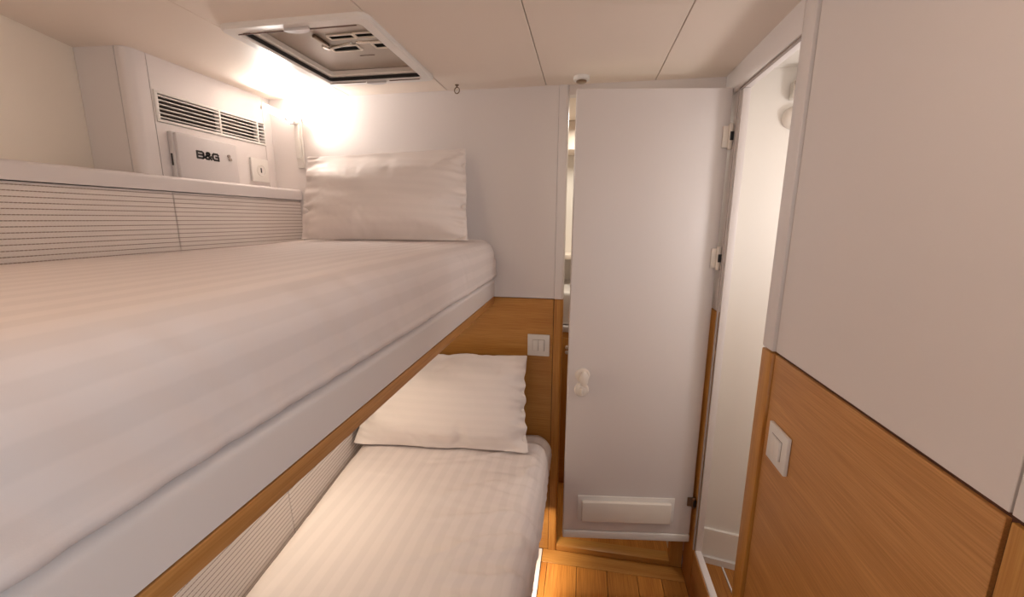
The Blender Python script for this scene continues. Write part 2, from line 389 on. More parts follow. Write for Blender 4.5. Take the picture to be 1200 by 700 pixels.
# hull below shelf (behind upholstery)
struct(B(-1.55, -1.20, YN, 1.55, 0.0, 1.395).build('wall_hull', M['hull']), 'hull side behind the bunks')
struct(B(-1.55, XR + 0.05, YN - 0.04, YN, 0, 1.90).build('wall_rear', M['white']), 'rear end of the cabin')

# shower compartment
sw = thing('wall_shower', 'cream moulded walls of the shower compartment', None, (0.8, 1.5, 0), kind='structure')
a10 = math.radians(-10)
def far(x): return 1.637 + (x - 0.45) * math.tan(a10)
m = MB(); m.prism([(0.475, far(0.475)), (1.35, far(1.35)), (1.35, far(1.35) + 0.05), (0.475, far(0.475) + 0.05)], -0.02, 1.93); m.build('far_wall', M['gel'], sw)
m = MB(); m.box(1.32, 1.36, 0.70, 1.60, -0.02, 1.93); m.build('side_wall', M['gel'], sw)
m = MB(); m.box(XR + 0.05, 1.36, 0.68, 0.72, -0.02, 1.93); m.build('near_wall', M['gel'], sw)
m = MB(); m.box(XR + 0.029, XR + 0.035, 0.70, 0.997, -0.02, 1.93); m.box(XR + 0.029, XR + 0.035, 1.552, 1.64, -0.02, 1.93)
m.build('door_wall', M['gel'], sw)
struct(B(XR + 0.029, 1.36, 0.68, 1.68, 1.905, 1.93).build('ceiling_shower', M['gel']), 'cream shower ceiling')
fs = struct(B(XR + 0.029, 1.36, 0.68, 1.66, -0.03, -0.012).build('floor_shower', M['dark']), 'oak slatted shower floor')
for i, (a, b) in enumerate(((0.473, 0.607), (0.617, 0.73), (0.74, 0.853), (0.863, 1.32))):
    B(a, b, 0.72, 1.625, -0.012, 0.0, bev=0.001, seg=1).build('floor_board', M['oak_floor'][3], fs)
    if i < 3: B(b + 0.002, b + 0.008, 0.72, 1.60, -0.012, 0.001).build('inlay_strip', M['plastic'], fs, label='white strip between the boards')
m = MB(); m.prism([(0.476, far(0.476) - 0.012), (1.32, far(1.32) - 0.012), (1.32, far(1.32)), (0.476, far(0.476))], 0.03, 0.15)
kb = m.build('baseboard_shower', M['gel']); struct(kb, 'moulded cream kickboard at the foot of the shower wall')
m = MB(); m.prism([(0.476, far(0.476) - 0.025), (1.31, far(1.31) - 0.025), (1.31, far(1.31)), (0.476, far(0.476))], 0.0, 0.028)
m.build('plinth', M['plastic'], kb)

# room behind the open door
struct(B(-0.5, 0.44, 2.421, 2.46, 0.0, 1.90).build('wall_passage_end', M['gel']), 'far wall of the lit room behind the doorway')
struct(B(-0.54, -0.501, 1.59, 2.46, 0.0, 1.90).build('wall_passage_left', M['gel']), 'left wall of the room behind the doorway')
struct(B(0.401, 0.44, 1.62, 2.42, 0.0, 1.90).build('wall_passage_right', M['gel']), 'right wall of the room behind the doorway')
struct(B(-0.54, 0.44, 1.59, 2.46, 0.0, 0.024).build('floor_passage', M['oak_floor'][0]), 'oak floor seen below the open door')
struct(B(-0.54, 0.44, 1.58, 2.46, 1.90, 1.93).build('ceiling_passage', M['liner']), 'ceiling of the room behind the door')
cb = thing('vanity_cabinet', 'oak vanity cabinet glimpsed through the gap beside the open door', 'cabinet', (-0.04, 2.15, 0.024))
B(-0.45, 0.36, 1.99, 2.42, 0.024, 0.86, bev=0.002).build('body', M['oak_x'], cb)
cd = B(-0.30, 0.20, 1.972, 1.989, 0.20, 0.83, bev=0.002).build('door', M['oak_z'], cb)
B(-0.45, 0.36, 1.975, 2.42, 0.861, 0.89, bev=0.003).build('worktop', M['box'], cb)
m = MB(); m.box(-0.42, 0.3, 2.0, 2.41, 0.891, 1.06, bev=0.02, seg=4); 
sk = m.build('washbasin', M['plastic']); tag(sk, 'white washbasin standing on the vanity behind the open door', 'basin')
for zz in (0.79, 0.765):
    m = MB(); m.lathe((-0.066, 1.971, zz), (0, -1, 0), [(0.004, 0), (0.004, 0.012), (0.009, 0.014), (0.009, 0.02), (0, 0.023)], 16); m.build('knob', M['plastic'], cd, label='small white knob')
sh = thing('high_shelf', 'beige shelf high up in the room behind the doorway', 'shelf', (-0.06, 2.3, 1.55))
B(-0.5, 0.35, 2.22, 2.42, 1.76, 1.90, bev=0.004).build('valance', M['liner'], sh)
B(-0.5, 0.35, 2.20, 2.42, 1.20, 1.225, bev=0.004).build('board', M['liner'], sh)

# ================================================================== OPEN DOOR
H = Vector((0.4345, 1.457, 0)); F = Vector((-0.041, 1.3955, 0))
ang = math.atan2(H.y - F.y, H.x - F.x); Rz = Matrix.Rotation(ang, 3, 'Z'); DW = (H - F).length
Z0, Z1 = 0.203, 1.811
def dbox(m, u0, u1, t0, t1, z0, z1, **k):
    """box on the door: u along its width from the free edge, t = depth behind its front face"""
    return m.box(F.x + u0, F.x + u1, F.y + t0, F.y + t1, z0, z1, rot=Rz, piv=(F.x, F.y, z0 if False else 0), **k)
def dpt(u, t, z):
    return F + Rz @ Vector((u, t, 0)) + Vector((0, 0, z))
dn = (Rz @ Vector((0, -1, 0)))
dr = tag(bpy.data.objects.new('door_1', None), 'tall white cabin door standing open across the back doorway', None, None, 'structure'); COL.objects.link(dr); dr.location = (H.x, H.y, Z0)
m = MB(); dbox(m, 0, DW, 0, 0.024, Z0 + 0.032, Z1, bev=0.004, seg=3); m.build('door_leaf', M['white'], dr)
m = MB(); dbox(m, 0.0, DW, -0.003, 0.026, Z0, Z0 + 0.031, bev=0.004, seg=3); m.build('bottom_rail', M['plastic'], dr, label='bright white strip along the bottom edge')
m = MB(); dbox(m, 0.004, DW - 0.004, 0.0245, 0.030, Z0 + 0.032, ZW, bev=0.001, seg=1); m.build('oak_facing', M['oak_z'], dr, label='oak veneer on the cabin side')
m = MB(); dbox(m, 0.004, DW - 0.004, 0.0245, 0.030, ZW + 0.002, Z1 - 0.002, bev=0.001, seg=1); m.build('white_facing', M['white'], dr)
# ventilation cover at the foot
vt = None
m = MB(); dbox(m, 0.052, 0.412, -0.006, -0.0002, 0.286, 0.388, bev=0.002, seg=2); vt = m.build('vent_cover', M['plastic'], dr)
m = MB(); dbox(m, 0.067, 0.397, -0.020, -0.0062, 0.289, 0.373, bev=0.004, seg=3); m.build('vent_lid', M['cream'], vt)
# knob and latch
def knob(u, z, big):
    m = MB(); c = dpt(u, 0, z)
    m.lathe(c + dn * 0.0003, dn, [(0.0, 0), (0.026, 0), (0.026, 0.003), (0.023, 0.007), (0.010, 0.009), (0, 0.009)], 32)
    r = m.build('rosette', M['cream'], dr)
    m = MB(); c2 = c + dn * 0.0095
    if big:
        m.lathe(c2, dn, [(0, 0), (0.010, 0), (0.010, 0.012), (0.017, 0.018), (0.020, 0.027), (0.018, 0.036), (0.011, 0.041), (0, 0.043)], 32, sx=1.55 if False else 0.8, sy=1.45)
        m.build('door_knob', M['cream'], r)
    else:
        m.lathe(c2, dn, [(0, 0), (0.015, 0), (0.015, 0.004), (0.012, 0.006), (0, 0.006)], 28)
        v = m.box(c2.x - 0.0035, c2.x + 0.0035, c2.y - 0.02, c2.y - 0.003, z - 0.014, z + 0.014, bev=0.002)
        m.build('thumb_turn', M['cream'], r)
knob(0.052, 0.866, True); knob(0.050, 0.811, False)
# hinges on the hinge side
for zc, mt in ((1.665, 'cream'), (1.285, 'cream'), (0.378, 'bronze')):
    c = Vector((H.x + 0.001, H.y - 0.0095, zc)); m = MB(); hh = 0.040 if mt == 'cream' else 0.022
    m.tube((c.x, c.y, zc - hh), (c.x, c.y, zc + hh), 0.007, 16)
    m.box(c.x - 0.022, c.x, c.y + 0.001, c.y + 0.006, zc - hh * 0.8, zc + hh * 0.8, bev=0.001)
    hg = m.build('hinge', M[mt], dr)
    m = MB(); m.box(c.x - 0.003, c.x + 0.0075, c.y - 0.0085, c.y - 0.002, zc - 0.012, zc + 0.014, bev=0.001)
    m.build('hinge_stop', M['black'], hg, label='black stop on the hinge')

# ceiling fitting above the door corner, ring
sd = thing('ceiling_fitting', 'small round white ceiling button above the free corner of the open door', 'ceiling fitting', (-0.030, 1.475, 1.85))
m = MB(); m.lathe((-0.030, 1.475, ZC), (0, 0, -1), [(0, 0), (0.026, 0), (0.027, 0.004), (0.026, 0.011), (0.020, 0.013), (0, 0.013)], 32); m.build('cap', M['plastic'], sd)
m = MB(); m.lathe((-0.030, 1.475, ZC - 0.0132), (0, 0, -1), [(0, 0), (0.017, 0), (0.017, 0.004), (0.012, 0.006), (0, 0.006)], 28); m.build('socket', M['bronze'], sd)
er = thing('ceiling_ring', 'small dark metal ring hanging where ceiling meets back wall', 'ring', (-0.46, 1.50, 1.84))
m = MB(); m.lathe((-0.46, 1.49, ZC), (0, 0, -1), [(0, 0), (0.007, 0), (0.007, 0.002), (0.0025, 0.004), (0.0025, 0.009), (0, 0.009)], 20); m.build('screw_eye', M['bronze'], er)
m = MB(); m.torus((-0.46, 1.49, ZC - 0.0185), (0.25, 1, 0), 0.0100, 0.0017); m.build('ring', M['bronze'], er)

# ================================================================== HATCH
hw = thing('window_1', 'white framed roof hatch with its lid and metal stays', None, ((HX0 + HX1) / 2, (HY0 + HY1) / 2, 1.857), kind='structure')
m = MB(); m.frame(HX0, HX1, HY0, HY1, 1.857, ZC + 0.004, 0.034, bev=0.004, r=0.024); m.build('frame', M['plastic'], hw)
ix0, ix1, iy0, iy1 = HX0 + 0.034, HX1 - 0.034, HY0 + 0.034, HY1 - 0.034
m = MB(); m.frame(ix0 + 0.0005, ix1 - 0.0005, iy0 + 0.0005, iy1 - 0.0005, 1.8625, ZC + 0.0035, 0.003, bev=0.0005, r=0.012); m.build('gasket', M['black'], hw, label='black rubber gasket')
zl = ZC + 0.021
m = MB(); m.frame(ix0 - 0.006, ix1 + 0.006, iy0 - 0.006, iy1 + 0.006, ZC + 0.0045, ZC + 0.0205, 0.020, bev=0.004, r=0.02); m.build('inner_ring', M['cream'], hw)
m = MB(); m.box(ix0 - 0.01, ix1 + 0.01, iy0 - 0.01, iy1 + 0.01, zl + 0.001, zl + 0.02); m.build('lid', M['lens'], hw)
def hatch_slot(x0, x1, y0, y1):
    m = MB(); m.frame(x0 - 0.007, x1 + 0.007, y0 - 0.005, y1 + 0.006, zl - 0.003, zl + 0.0005, 0.006, bev=0.001, r=0.006)
    o = m.build('slot_frame', M['hull'], hw)
    B(x0 - 0.002, x1 + 0.002, y0 - 0.001, y1 + 0.001, zl - 0.0005, zl + 0.0008).build('slot', M['void'], o, label='dark slot')
for s_ in ((-0.700, -0.634, 1.110, 1.130), (-0.622, -0.556, 1.108, 1.128), (-0.738, -0.660, 1.177, 1.206), (-0.604, -0.556, 1.172, 1.200)): hatch_slot(*s_)
m = MB(); m.box(-0.738, -0.727, 1.095, 1.160, zl - 0.008, zl, bev=0.002); m.build('stay_bracket', M['bronze'], hw)
m = MB(); m.box(-0.749, -0.736, 1.152, 1.178, zl - 0.010, zl, bev=0.003); m.build('stay_bracket', M['chrome'], hw)
m = MB(); m.tube((-0.728, 1.164, zl - 0.009), (-0.648, 1.140, zl - 0.009), 0.004); m.build('stay_arm', M['chrome'], hw)
m = MB(); m.tube((-0.636, 1.139, zl - 0.009), (-0.556, 1.146, zl - 0.009), 0.004); m.build('stay_arm', M['chrome'], hw)
m = MB(); m.box(-0.688, -0.640, 1.2510, 1.2520, zl - 0.0008, zl + 0.0005); m.build('marking', M['gapbrown'], hw, label='fine dark line on the lid')
# pull tabs
def tab(cx, cy, s):
    m = MB(); pts = [(cx - 0.034, cy)]
    for q in range(1, 12):
        t = PI * q / 12; pts.append((cx - 0.034 * math.cos(t), cy + s * 0.020 * math.sin(t)))
    pts.append((cx + 0.034, cy))
    m.prism(pts, 1.851, 1.8565); m.build('pull_tab', M['box'], hw, label='half-round pull tab')
tab(-0.700, HY0 + 0.022, 1); tab(-0.700, HY1 - 0.034, 1)
m = MB(); m.box(-0.87, -0.74, HY1 - 0.0315, HY1 - 0.0295, 1.8555, 1.8575); m.box(-0.655, -0.55, HY1 - 0.0315, HY1 - 0.0295, 1.8555, 1.8575); m.box(-0.87, -0.55, HY0 + 0.034, HY0 + 0.036, 1.8555, 1.8575)
m.build('blind_slot', M['gapbrown'], hw, label='thin dark slot of the roller blind')

# ================================================================== BUNKS
UY0, UY1 = -0.75, 1.548
ub = thing('upper_bunk', 'upper bunk with a white front board and oak strip below it', 'bunk', (-0.75, 0.4, 1.081))
B(-1.199, -0.375, UY0, UY1, 1.098, 1.182).build('base', M['white'], ub)
m = MB(); pts = [(-0.341, 1.112), (-0.341, 1.160)]
for q in range(9):
    t = math.radians(90 * q / 8); pts.append((-0.355 + 0.014 * math.cos(t), 1.166 + 0.016 * math.sin(t)))
pts += [(-0.372, 1.182), (-0.372, 1.112)]
m.prism(pts, UY0, UY1, axis='y'); m.build('front_board', M['satinwhite'], ub)
B(-0.372, -0.3415, UY0, UY1, 1.082, 1.1085, bev=0.002).build('edge_strip', M['oak_y'], ub, label='oak strip under the white front board')
B(-0.374, -0.345, UY0, UY1, 1.1085, 1.112).build('joint', M['gapbrown'], ub)
B(-1.199, -0.376, UY0, UY1, 1.085, 1.0975).build('underside_panel', M['white'], ub)

lb = thing('lower_bunk', 'lower bunk base standing on the floor under the upper bunk', 'bunk', (-0.6, 0.4, 0.0))
B(-1.195, -0.155, UY0, UY1, 0.0, 0.40, bev=0.002).build('base', M['base'], lb)

def soft_box(x0f, x1, y0, y1, z0, z1, r, nx, ny, nz, disp, rz=None):
    """rounded upholstered block; x0f(y) gives its left side"""
    bm = bmesh.new(); vs = {}
    r_top = r
    def P(i, j, k):
        key = (i, j, k)
        if key in vs: return vs[key]
        fx, fy, fz = i / nx, j / ny, k / nz
        # ease the spacing toward the edges
        ea = lambda t: 0.5 - 0.5 * math.cos(PI * t) if True else t
        fx = 0.55 * fx + 0.45 * ea(fx); fz = ea(fz)
        fy = 0.7 * fy + 0.3 * ea(fy)
        Y = y0 + (y1 - y0) * fy; X0 = x0f(Y)
        X = X0 + (x1 - X0) * fx; Z = z0 + (z1 - z0) * fz
        r = r_top if fz > 0.5 else 0.02; rz = r
        c = Vector((min(max(X, X0 + r), x1 - r), min(max(Y, y0 + r), y1 - r), min(max(Z, z0 + rz), z1 - rz)))
        d = Vector((X, Y, Z)) - c
        if d.length > 1e-9:
            # cube to sphere on the rim
            e = Vector((d.x / r, d.y / r, d.z / rz)); mxx = max(abs(e.x), abs(e.y), abs(e.z)); n = e.normalized() * mxx
            p = c + Vector((n.x * r, n.y * r, n.z * rz))
        else: p = Vector((X, Y, Z))
        p = disp(p)
        vs[key] = bm.verts.new(p); return vs[key]
    for i in range(nx):
        for j in range(ny):
            bm.faces.new((P(i, j, nz), P(i + 1, j, nz), P(i + 1, j + 1, nz), P(i, j + 1, nz)))
            bm.faces.new((P(i, j, 0), P(i, j + 1, 0), P(i + 1, j + 1, 0), P(i + 1, j, 0)))
    for i in range(nx):
        for k in range(nz):
            bm.faces.new((P(i, 0, k), P(i + 1, 0, k), P(i + 1, 0, k + 1), P(i, 0, k + 1)))
            bm.faces.new((P(i, ny, k), P(i, ny, k + 1), P(i + 1, ny, k + 1), P(i + 1, ny, k)))
    for j in range(ny):
        for k in range(nz):
            bm.faces.new((P(0, j, k), P(0, j, k + 1), P(0, j + 1, k + 1), P(0, j + 1, k)))
            bm.faces.new((P(nx, j, k), P(nx, j + 1, k), P(nx, j + 1, k + 1), P(nx, j, k + 1)))
    bmesh.ops.recalc_face_normals(bm, faces=bm.faces[:])
    return bm
def sstep(a, b, t):
    t = min(max((t - a) / (b - a), 0), 1); return t * t * (3 - 2 * t)
def fold(u, w): return math.exp(-(u / w) ** 2)
def up_disp(p):
    x, y, z = p
    top = sstep(1.25, 1.31, z)
    side = sstep(-0.46, -0.36, x)
    z += top * (0.004 * noise.noise(Vector((x * 5, y * 3, 1))) + 0.0015 * noise.noise(Vector((x * 22, y * 6, 3))))
    # crown across the width
    t = (x + 0.66) / 0.49; z += top * (0.003 - 0.024 * t * t * (1.0 if t < 0 else 0.2) * (1 - 0.5 * sstep(0.9, 1.5, y)))
    # puckers down the front side
    w = noise.noise(Vector((y * 34 + 2.0 * z / 0.1, 2.2, z * 5)))
    x += side * (0.0045 * w * (1 - 0.3 * top) + 0.004 * noise.noise(Vector((y * 5, z * 8, 7))))
    # hem band low on the side
    x += side * 0.003 * (1 - sstep(1.200, 1.206, z + 0.006 * noise.noise(Vector((y * 3, 0, 2)))))
    return Vector((x, y, z))
mt = MB(); mt.bm.free(); mt.bm = soft_box(lambda y: -1.146, -0.330, -0.70, 1.546, 1.184, 1.330, 0.055, 56, 260, 18, up_disp)
um = mt.build('mattress', M['sheet']); tag(um, 'upper bunk mattress under a tight white striped sheet', 'mattress')
um.data.set_sharp_from_angle(angle=PI)

def lx(y): return -0.862 + (1.55 - y) * 0.115
def low_disp(p):
    x, y, z = p
    top = sstep(0.50, 0.55, z); side = sstep(-0.26, -0.14, x)
    z += top * (0.005 * noise.noise(Vector((x * 4, y * 3, 5))))
    # cross creases fading in towards the free side
    s2 = sstep(-0.55, -0.15, x)
    w = noise.noise(Vector((x * 7, y * 40 + 6 * x, 9))); w2 = noise.noise(Vector((x * 3, y * 18 - 5 * x, 4)))
    rg = lambda a: (1 - abs(a)) ** 4
    w3 = rg(noise.noise(Vector((x * 4 + 3, y * 13 - 4 * x, 2.5))) * 2.2)
    z += top * (s2 * 0.006 * w + (0.3 + 0.7 * s2) * 0.008 * w2 + (0.15 + s2) * 0.009 * w3)
    x += side * (0.008 * noise.noise(Vector((3, y * 26, z * 7))) + 0.006 * noise.noise(Vector((y * 9, z * 6, 1))))
    return Vector((x, y, z))
mt = MB(); mt.bm.free(); mt.bm = soft_box(lx, -0.103, -0.70, 1.546, 0.402, 0.562, 0.065, 70, 300, 18, low_disp)
lm = mt.build('mattress', M['sheet']); tag(lm, 'lower bunk mattress with creased white satin-striped sheet', 'mattress')
lm.data.set_sharp_from_angle(angle=PI)

# upholstered side panels
def pad(name, corners, th, label, group, norm):
    """corners: 4 points (bottom near, bottom far, top far, top near) on the visible face"""
    bm = bmesh.new(); nu, nv = 30, 10
    a, b, c, d = [Vector(q) for q in corners]; nrm = Vector(norm).normalized()
    fr = []
    for j in range(nv + 1):
        row = []
        for i in range(nu + 1):
            u, v = i / nu, j / nv
            u = 0.5 - 0.5 * math.cos(PI * u); v = 0.5 - 0.5 * math.cos(PI * v)
            p = (a * (1 - u) + b * u) * (1 - v) + (d * (1 - u) + c * u) * v
            L = (b - a).length; Hh = (d - a).length
            du = min(u, 1 - u) * L; dv = min(v, 1 - v) * Hh; r = 0.004
            e = min(1, du / r); g = min(1, dv / r)
            drop = r * (1 - math.sqrt(max(0, 1 - (1 - e) ** 2))) + r * (1 - math.sqrt(max(0, 1 - (1 - g) ** 2)))
            row.append(bm.verts.new(p - nrm * min(drop, r * 1.2)))
        fr.append(row)
    bk = [[bm.verts.new(((a * (1 - i) + b * i) * (1 - j) + (d * (1 - i) + c * i) * j) - nrm * th) for i in (0, 1)] for j in (0, 1)]
    for j in range(nv):
        for i in range(nu): bm.faces.new((fr[j][i], fr[j][i + 1], fr[j + 1][i + 1], fr[j + 1][i]))
    bm.faces.new([fr[0][i] for i in range(nu + 1)] + [bk[0][1], bk[0][0]])
    bm.faces.new([fr[nv][i] for i in range(nu + 1)] + [bk[1][1], bk[1][0]])
    bm.faces.new([fr[j][0] for j in range(nv + 1)] + [bk[1][0], bk[0][0]])
    bm.faces.new([fr[j][nu] for j in range(nv + 1)] + [bk[1][1], bk[0][1]])
    bm.faces.new((bk[0][0], bk[0][1], bk[1][1], bk[1][0]))
    bmesh.ops.recalc_face_normals(bm, faces=bm.faces[:])
    m = MB(); m.bm.free(); m.bm = bm; o = m.build(name, M['rib']); tag(o, label, 'upholstered panel', group)
    return o
GP = 'ribbed upholstery panels along the bunks'
XP = -1.150
pad('upholstered_panel', ((XP, 1.0105, 1.186), (XP, 1.546, 1.186), (XP, 1.546, 1.479), (XP, 1.0105, 1.479)), 0.04, 'cream ribbed upholstery panel beside the upper pillow, farther of the two above the upper mattress', GP, (1, 0, 0))
pad('upholstered_panel', ((XP, -0.30, 1.186), (XP, 1.0098, 1.186), (XP, 1.0098, 1.479), (XP, -0.30, 1.479)), 0.04, 'cream ribbed upholstery panel nearest the camera above the upper mattress', GP, (1, 0, 0))
def lp(y, z): return (lx(y) - 0.008 - (z - 0.5) * 0.06, y, z)
nn = Vector((1, 0.115, 0.06))
pad('upholstered_panel', (lp(0.9205, 0.404), lp(1.544, 0.404), lp(1.544, 1.078), lp(0.9205, 1.078)), 0.04, 'ribbed cream panel between the bunks, farther one next to the lower pillow', GP, nn)
pad('upholstered_panel', (lp(-0.45, 0.404), lp(0.9198, 0.404), lp(0.9198, 1.078), lp(-0.45, 1.078)), 0.04, 'ribbed cream panel between the bunks, nearer one with closely spaced lines', GP, nn)

# long shelf with rounded front edge above the upholstery
m = MB(); pts = [(-1.420, 1.481), (-1.144, 1.481), (-1.144, 1.512)]
for q in range(1, 7):
    t = math.radians(15 * q); pts.append((-1.156 + 0.012 * math.cos(t), 1.512 + 0.010 * math.sin(t)))
pts += [(-1.420, 1.522)]
m.prism(pts, YN, 1.548, axis='y')
tag(m.build('side_shelf', M['satinwhite']), 'long white shelf ledge above the ribbed upholstery', 'shelf')

# ================================================================== CONSOLE ITEMS
XV = -1.2535
vg = thing('vent_grille', 'long white louvred air vent above the grey control box', 'vent', (XV, 1.295, 1.73))
m = MB(); y0, y1, z0, z1 = 1.0835, 1.5065, 1.687, 1.7745
m.box(XV - 0.014, XV + 0.004, y0, y1, z1 - 0.008, z1, bev=0.0015); m.box(XV - 0.014, XV + 0.004, y0, y1, z0, z0 + 0.008, bev=0.0015)
for (a, b) in ((y0, y0 + 0.010), (1.300, 1.3075), (1.468, 1.4755), (y1 - 0.003, y1)):
    m.box(XV - 0.014, XV + 0.0038, a, b, z0 + 0.006, z1 - 0.006, bev=0.001)
m.build('frame', M['plastic'], vg)
for k in range(6):
    zc = z0 + 0.0142 + k * 0.0119
    m = MB(); m.prism([(XV + 0.003, zc + 0.0018), (XV + 0.003, zc - 0.0012), (XV - 0.012, zc - 0.0005), (XV - 0.012, zc + 0.0010)], y0 + 0.004, y1 - 0.002, axis='y'); m.build('slat', M['plastic'], vg)

# control box
bx = thing('control_box', 'pale grey wall box with black lettering, under the air vent', 'control box', (XV, 1.225, 1.523))
cv = B(XV + 0.001, XV + 0.026, 1.112, 1.335, 1.5235, 1.662, bev=0.004, seg=3).build('cover', M['box'], bx)
B(XV + 0.0005, XV + 0.016, 1.107, 1.3385, 1.5232, 1.665, bev=0.003).build('housing', M['box'], bx)
m = MB(); m.box(XV + 0.006, XV + 0.011, 1.1055, 1.1072, 1.565, 1.600); m.build('side_slot', M['ink'], bx, label='dark slot in the side')
m = MB(); m.lathe((XV + 0.026, 1.296, 1.617), (1, 0, 0), [(0, 0), (0.0055, 0), (0.0055, 0.004), (0, 0.005)], 20); m.box(XV + 0.026, XV + 0.0285, 1.295, 1.308, 1.603, 1.612, bev=0.001)
m.build('latch', M['grey'], cv, label='small grey latch')
# lettering
def letters(parent, loc, height, mat):
    w = Vector((0, 0, 0)); p = parent
    while p is not None: w += p.location; p = p.parent
    G_ = {'B': (1.25, [[(0, 1), (0, 0)], [(0, 1), (0.78, 1), (1, 0.86), (1, 0.66), (0.80, 0.52), (0.1, 0.52)], [(0.80, 0.52), (1.04, 0.36), (1.04, 0.15), (0.82, 0), (0, 0)]]),
          '&': (1.15, [[(1.02, 0.0), (0.30, 0.66), (0.22, 0.84), (0.36, 1), (0.66, 1), (0.78, 0.84), (0.66, 0.66), (0.10, 0.40), (0, 0.2), (0.14, 0), (0.52, 0), (1.02, 0.46)]]),
          'G': (1.2, [[(1, 0.82), (0.82, 1), (0.22, 1), (0, 0.80), (0, 0.2), (0.22, 0), (1, 0), (1, 0.50), (0.52, 0.50)]])}
    m = MB(); t = 0.0031; cur = 0.0
    for ch in 'B&G':
        adv, strokes = G_[ch]
        for st in strokes:
            for (a, b) in zip(st, st[1:]):
                A = Vector((cur + a[0] * height * adv * 0.92, a[1] * height)); Bq = Vector((cur + b[0] * height * adv * 0.92, b[1] * height))
                dd = (Bq - A).normalized(); nn_ = Vector((-dd.y, dd.x)); A -= dd * t * 0.7; Bq += dd * t * 0.7
                q = [A + nn_ * t, A - nn_ * t, Bq - nn_ * t, Bq + nn_ * t]
                m.prism([(loc[1] + k.x, loc[2] + k.y) for k in q], loc[0], loc[0] + 0.0006, axis='x')
        cur += height * adv * 1.02 + 0.0045
    m.build('lettering', mat, parent, smooth=False, label='black letters B&G')
letters(cv, (XV + 0.0262, 1.176, 1.597), 0.0195, M['ink'])

# socket
so = thing('socket_outlet', 'square white wall socket with dark slot right of the grey box', 'socket', (XV, 1.455, 1.59))
B(XV + 0.0005, XV + 0.010, 1.415, 1.499, 1.546, 1.632, bev=0.002).build('plate', M['plastic'], so)
m = MB(); m.torus((XV + 0.0102, 1.459, 1.589), (1, 0, 0), 0.020, 0.0016); m.build('socket_ring', M['plastic'], so)
m = MB(); m.box(XV + 0.0095, XV + 0.0115, 1.4565, 1.4615, 1.580, 1.598, bev=0.0005, seg=1); m.build('slot', M['ink'], so)

# reading lamp
rl = thing('reading_lamp', 'white swivel reading lamp, lit, in the corner above the upper pillow', 'lamp', (-1.13, 1.55, 1.60))
B(-1.146, -1.116, 1.541, 1.5495, 1.605, 1.800, bev=0.003).build('wall_plate', M['plastic'], rl)
B(-1.141, -1.121, 1.530, 1.541, 1.640, 1.790, bev=0.004, seg=3).build('stem', M['plastic'], rl)
m = MB(); m.lathe((-1.131, 1.536, 1.778), (0, -1, 0), [(0, 0), (0.013, 0), (0.013, 0.026), (0.010, 0.030), (0, 0.031)], 28); m.build('swivel', M['plastic'], rl)
a, b = Vector((-1.136, 1.515, 1.782)), Vector((-1.212, 1.462, 1.822)); d = (b - a)
m = MB(); m.tube(a, a + d * 0.25, 0.009); ar = m.build('arm', M['plastic'], rl)
m = MB(); m.tube(b - d * 0.04, b + d * 0.04, 0.0135); m.build('end_cap', M['plastic'], ar)
m = MB(); m.tube(a + d * 0.24, b - d * 0.03, 0.0125, 20); m.build('tube', M['lamp'], ar, label='glowing lamp tube')
c = (a + b) / 2
ll = area('reading_lamp_light', (c.x + 0.017, c.y - 0.004, c.z + 0.002), (0.85, -0.1, 0.5), 0.02, 0.085, 4.5, (1.0, 0.96, 0.90))
zz_ = -Vector((0.85, -0.1, 0.5)).normalized(); yy_ = (d.normalized() - zz_ * d.normalized().dot(zz_)).normalized(); xx_ = yy_.cross(zz_)
ll.rotation_euler = Matrix((xx_, yy_, zz_)).transposed().to_euler()

# switches
def switch(frame_fn, label, n):
    """frame_fn(u, v, t): u right, v up, t out of the wall"""
    o = thing('light_switch', label, 'light switch', frame_fn(0, 0, 0))
    def bxx(u0, u1, v0, v1, t0, t1, name, mat, bev=0.0015, par=None):
        p, q = frame_fn(u0, v0, t0), frame_fn(u1, v1, t1)
        return B(min(p[0], q[0]), max(p[0], q[0]), min(p[1], q[1]), max(p[1], q[1]), min(p[2], q[2]), max(p[2], q[2]), bev=bev).build(name, M[mat], par or o)
    pt = bxx(-0.0435, 0.0435, -0.0435, 0.0435, 0.0003, 0.009, 'plate', 'plastic', 0.0025)
    bxx(-0.0235, 0.0235, -0.022, 0.024, 0.0091, 0.0096, 'well', 'grey', 0.0002)
    bxx(-0.0225, -0.0008, -0.021, 0.023, 0.0092, 0.0125, 'rocker', 'plastic', 0.001, pt)
    bxx(0.0008, 0.0225, -0.021, 0.023, 0.0092, 0.0145, 'rocker', 'plastic', 0.001, pt)
    return o
switch(lambda u, v, t: (-0.163 + u, YB - t, 0.922 + v), 'white double light switch on the oak panel behind the lower pillow', 0)
switch(lambda u, v, t: (XR - t, 0.917 - u, 0.915 + v), 'white double light switch on the oak dado of the right wall', 1)

# shower fittings
yy = far(0.68)
sf = thing('shower_bracket', 'chrome wall bracket high in the shower compartment', 'bracket', (0.68, yy, 1.82))
m = MB(); m.prism([(0.648, yy + 0.0), (0.648, yy - 0.030), (0.665, yy - 0.05), (0.74, yy - 0.05), (0.74, yy - 0.012)], 1.800, 1.852); m.build('body', M['chrome'], sf)
B(0.655, 0.74, yy - 0.065, yy - 0.02, 1.8525, 1.868, bev=0.003).build('cap', M['plastic'], sf)
m = MB(); m.lathe((0.672, far(0.672) - 0.001, 1.745), (math.sin(a10), -math.cos(a10), 0), [(0, 0), (0.036, 0), (0.036, 0.008), (0.030, 0.022), (0.016, 0.031), (0, 0.034)], 32)
tag(m.build('shower_dome', M['cream']), 'round cream dome on shower wall below the chrome bracket', 'fitting')

